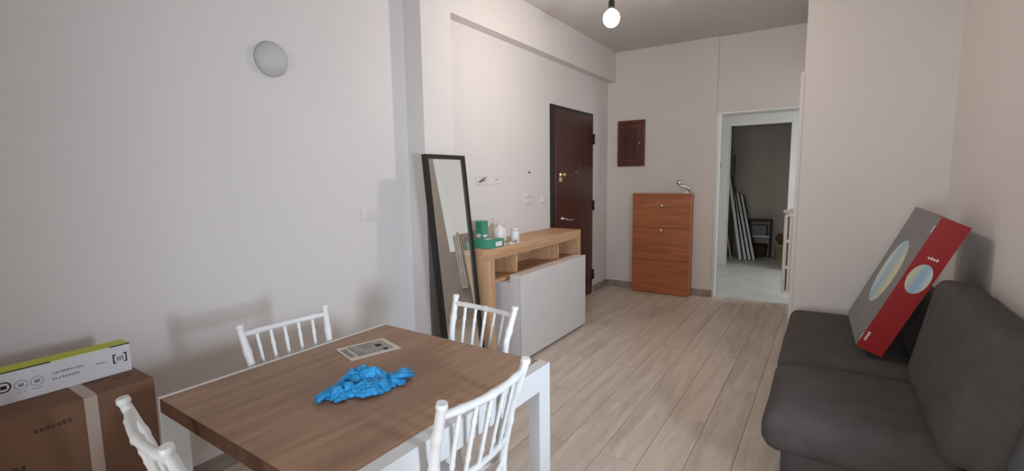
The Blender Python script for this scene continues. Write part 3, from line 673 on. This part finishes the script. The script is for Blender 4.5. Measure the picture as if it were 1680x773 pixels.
# local: x thickness 0..T, y width, z length.  face x=0 grey, face y=0 red
bx('carton_body', 'greybox', (0, Tb, 0.003, Wb, 0, Lb), t, 0.0)
bx('red_side', 'redbox', (-0.0008, Tb+0.0008, 0, 0.004, -0.0005, Lb+0.0005), t, 0.0, label='bright red side face')
bx('red_end', 'redbox', (0.002, Tb, 0.004, Wb, Lb, Lb+0.0008), t, 0.0)
bm = bmesh.new(); n = 40
vs = [bm.verts.new((-0.0012, 0.345+0.20*math.cos(2*math.pi*k/n), 0.40+0.20*math.sin(2*math.pi*k/n))) for k in range(n)]; f = bm.faces.new(vs)
e = bmesh.ops.extrude_face_region(bm, geom=[f]); [setattr(v.co, 'x', 0.0004) for v in e['geom'] if isinstance(v, bmesh.types.BMVert)]
obj('printed_circle', bm, 'disc', t)
bm = bmesh.new()
vs = [bm.verts.new((0.064+0.048*math.cos(2*math.pi*k/n), -0.0010, 0.462+0.084*math.sin(2*math.pi*k/n))) for k in range(n)]; f = bm.faces.new(vs)
e = bmesh.ops.extrude_face_region(bm, geom=[f]); [setattr(v.co, 'y', 0.001) for v in e['geom'] if isinstance(v, bmesh.types.BMVert)]
obj('printed_circle', bm, 'disc_side', t)
bm = bmesh.new()
for i in range(4): box(bm, 0.045+i*0.012, 0.045+i*0.012+0.008, -0.0014, 0, 0.575, 0.586+0.003*(i % 2))
for i in range(4): box(bm, 0.012, 0.024, -0.0014, 0, 0.05+i*0.014, 0.059+i*0.014)
for i in range(3): box(bm, -0.0016, 0, 0.012, 0.03, 0.70+i*0.014, 0.709+i*0.014)
for i in range(3): box(bm, -0.0016, 0, 0.010, 0.022, 0.04+i*0.013, 0.048+i*0.013)
obj('printed_text', bm, 'whiteink', t)['kind'] = 'stuff'

# ------------------------------------------------------------------ store room contents
def slat(label, b0, b1, wdt, grp='white slats leaning in the store room'):
    b0, b1 = Vector(b0), Vector(b1); L_ = (b1-b0).length
    t = thing('aluminium_profile', label, 'slat', b0, 0, grp)
    z = (b1-b0).normalized(); y = Vector((0.25, 1, 0)); y = (y - z*y.dot(z)).normalized(); x = y.cross(z)
    t.matrix_world = Matrix(((x.x, y.x, z.x, b0.x), (x.y, y.y, z.y, b0.y), (x.z, y.z, z.z, b0.z), (0, 0, 0, 1)))
    bx('board', 'slat', (-wdt/2, wdt/2, -0.012, 0.012, 0, L_), t, 0.002)
    bx('gasket', 'slatdk', (wdt/2, wdt/2+0.016, -0.014, 0.014, 0, L_), t, 0.001)
slat('leftmost and tallest white slat leaning in the store room', (-1.195, 8.93, 0.012), (-1.455, 9.15, 1.42), 0.05)
slat('second white slat from the left leaning in the store room', (-1.122, 8.95, 0.012), (-1.40, 9.2, 1.22), 0.045)
slat('third white slat from the left leaning in the store room', (-1.058, 8.97, 0.012), (-1.33, 9.25, 1.13), 0.042)
slat('rightmost white slat leaning in the store room', (-0.998, 8.99, 0.012), (-1.27, 9.3, 1.10), 0.038)
bm = bmesh.new(); tube(bm, [(-1.415, 9.40, 0.01), (-1.44, 9.5, 1.80)], 0.018, 8); tag(obj('grey_pole', bm, 'plate_dk'), 'dark grey pole standing behind the white slats', 'pole')
bm = bmesh.new(); tube(bm, [(-1.30, 8.66, 0.012), (-1.40, 8.75, 0.48)], 0.012, 8); tag(obj('short_stick', bm, 'beige'), 'short beige stick leaning just inside the store room doorway', 'stick')
t = thing('low_shelf_unit', 'dark low shelf unit at the back of the store room', 'shelf', (-0.98, 9.52, 0))
bx('top_board', 'darkwood', (-0.20, 0.18, -0.14, 0.14, 0.63, 0.66), t); bx('shelf_board', 'slat', (-0.18, 0.17, -0.13, 0.13, 0.36, 0.38), t)
for s in (-0.19, 0.16): bx('side_panel', 'darkwood', (s, s+0.02, -0.13, 0.13, 0, 0.63), t)
t = card('storage_carton', -1.10, -0.87, 9.42, 9.60, 0.18, 'greybox', 'grey box on the shelf of the dark low unit', 'box', 0, 0.381)
t = thing('paint_tub', 'dark paint tub under the shelf of the dark low unit', 'tub', (-0.97, 9.5, 0))
bm = bmesh.new(); lathe(bm, [(0.10, 0), (0.12, 0.2), (0.125, 0.2)], 20); obj('tub', bm, 'rag', t)
bm = bmesh.new(); lathe(bm, [(0.125, 0.2), (0.125, 0.22), (0.11, 0.225)], 20); obj('lid', bm, 'rubber', t)
t = thing('bucket', 'pale green bucket on the store room floor', 'bucket', (-0.62, 9.25, 0))
bm = bmesh.new(); lathe(bm, [(0.09, 0), (0.115, 0.25), (0.125, 0.25), (0.125, 0.27), (0.11, 0.27), (0.09, 0.06)], 24); obj('bucket_body', bm, 'bucket', t)
bm = bmesh.new(); tube(bm, [(-0.12*math.cos(a), -0.02-0.10*math.sin(a), 0.25-0.05*math.sin(a)) for a in [math.pi*i/10 for i in range(11)]], 0.003, 6); obj('handle', bm, 'chrome', t)
bm = bmesh.new(); bmesh.ops.create_icosphere(bm, subdivisions=3, radius=0.085)
for v in bm.verts: v.co = Vector((v.co.x, v.co.y, v.co.z*0.9+0.365)) * (1+0.0) + v.co.normalized()*0.05*noise.noise(v.co*14)
tag(obj('dirty_rag', bm, 'rag', None, None, True), 'brown rag heaped in the pale green bucket', 'rag'); bpy.data.objects['dirty_rag'].location = (-0.62, 9.25, 0)
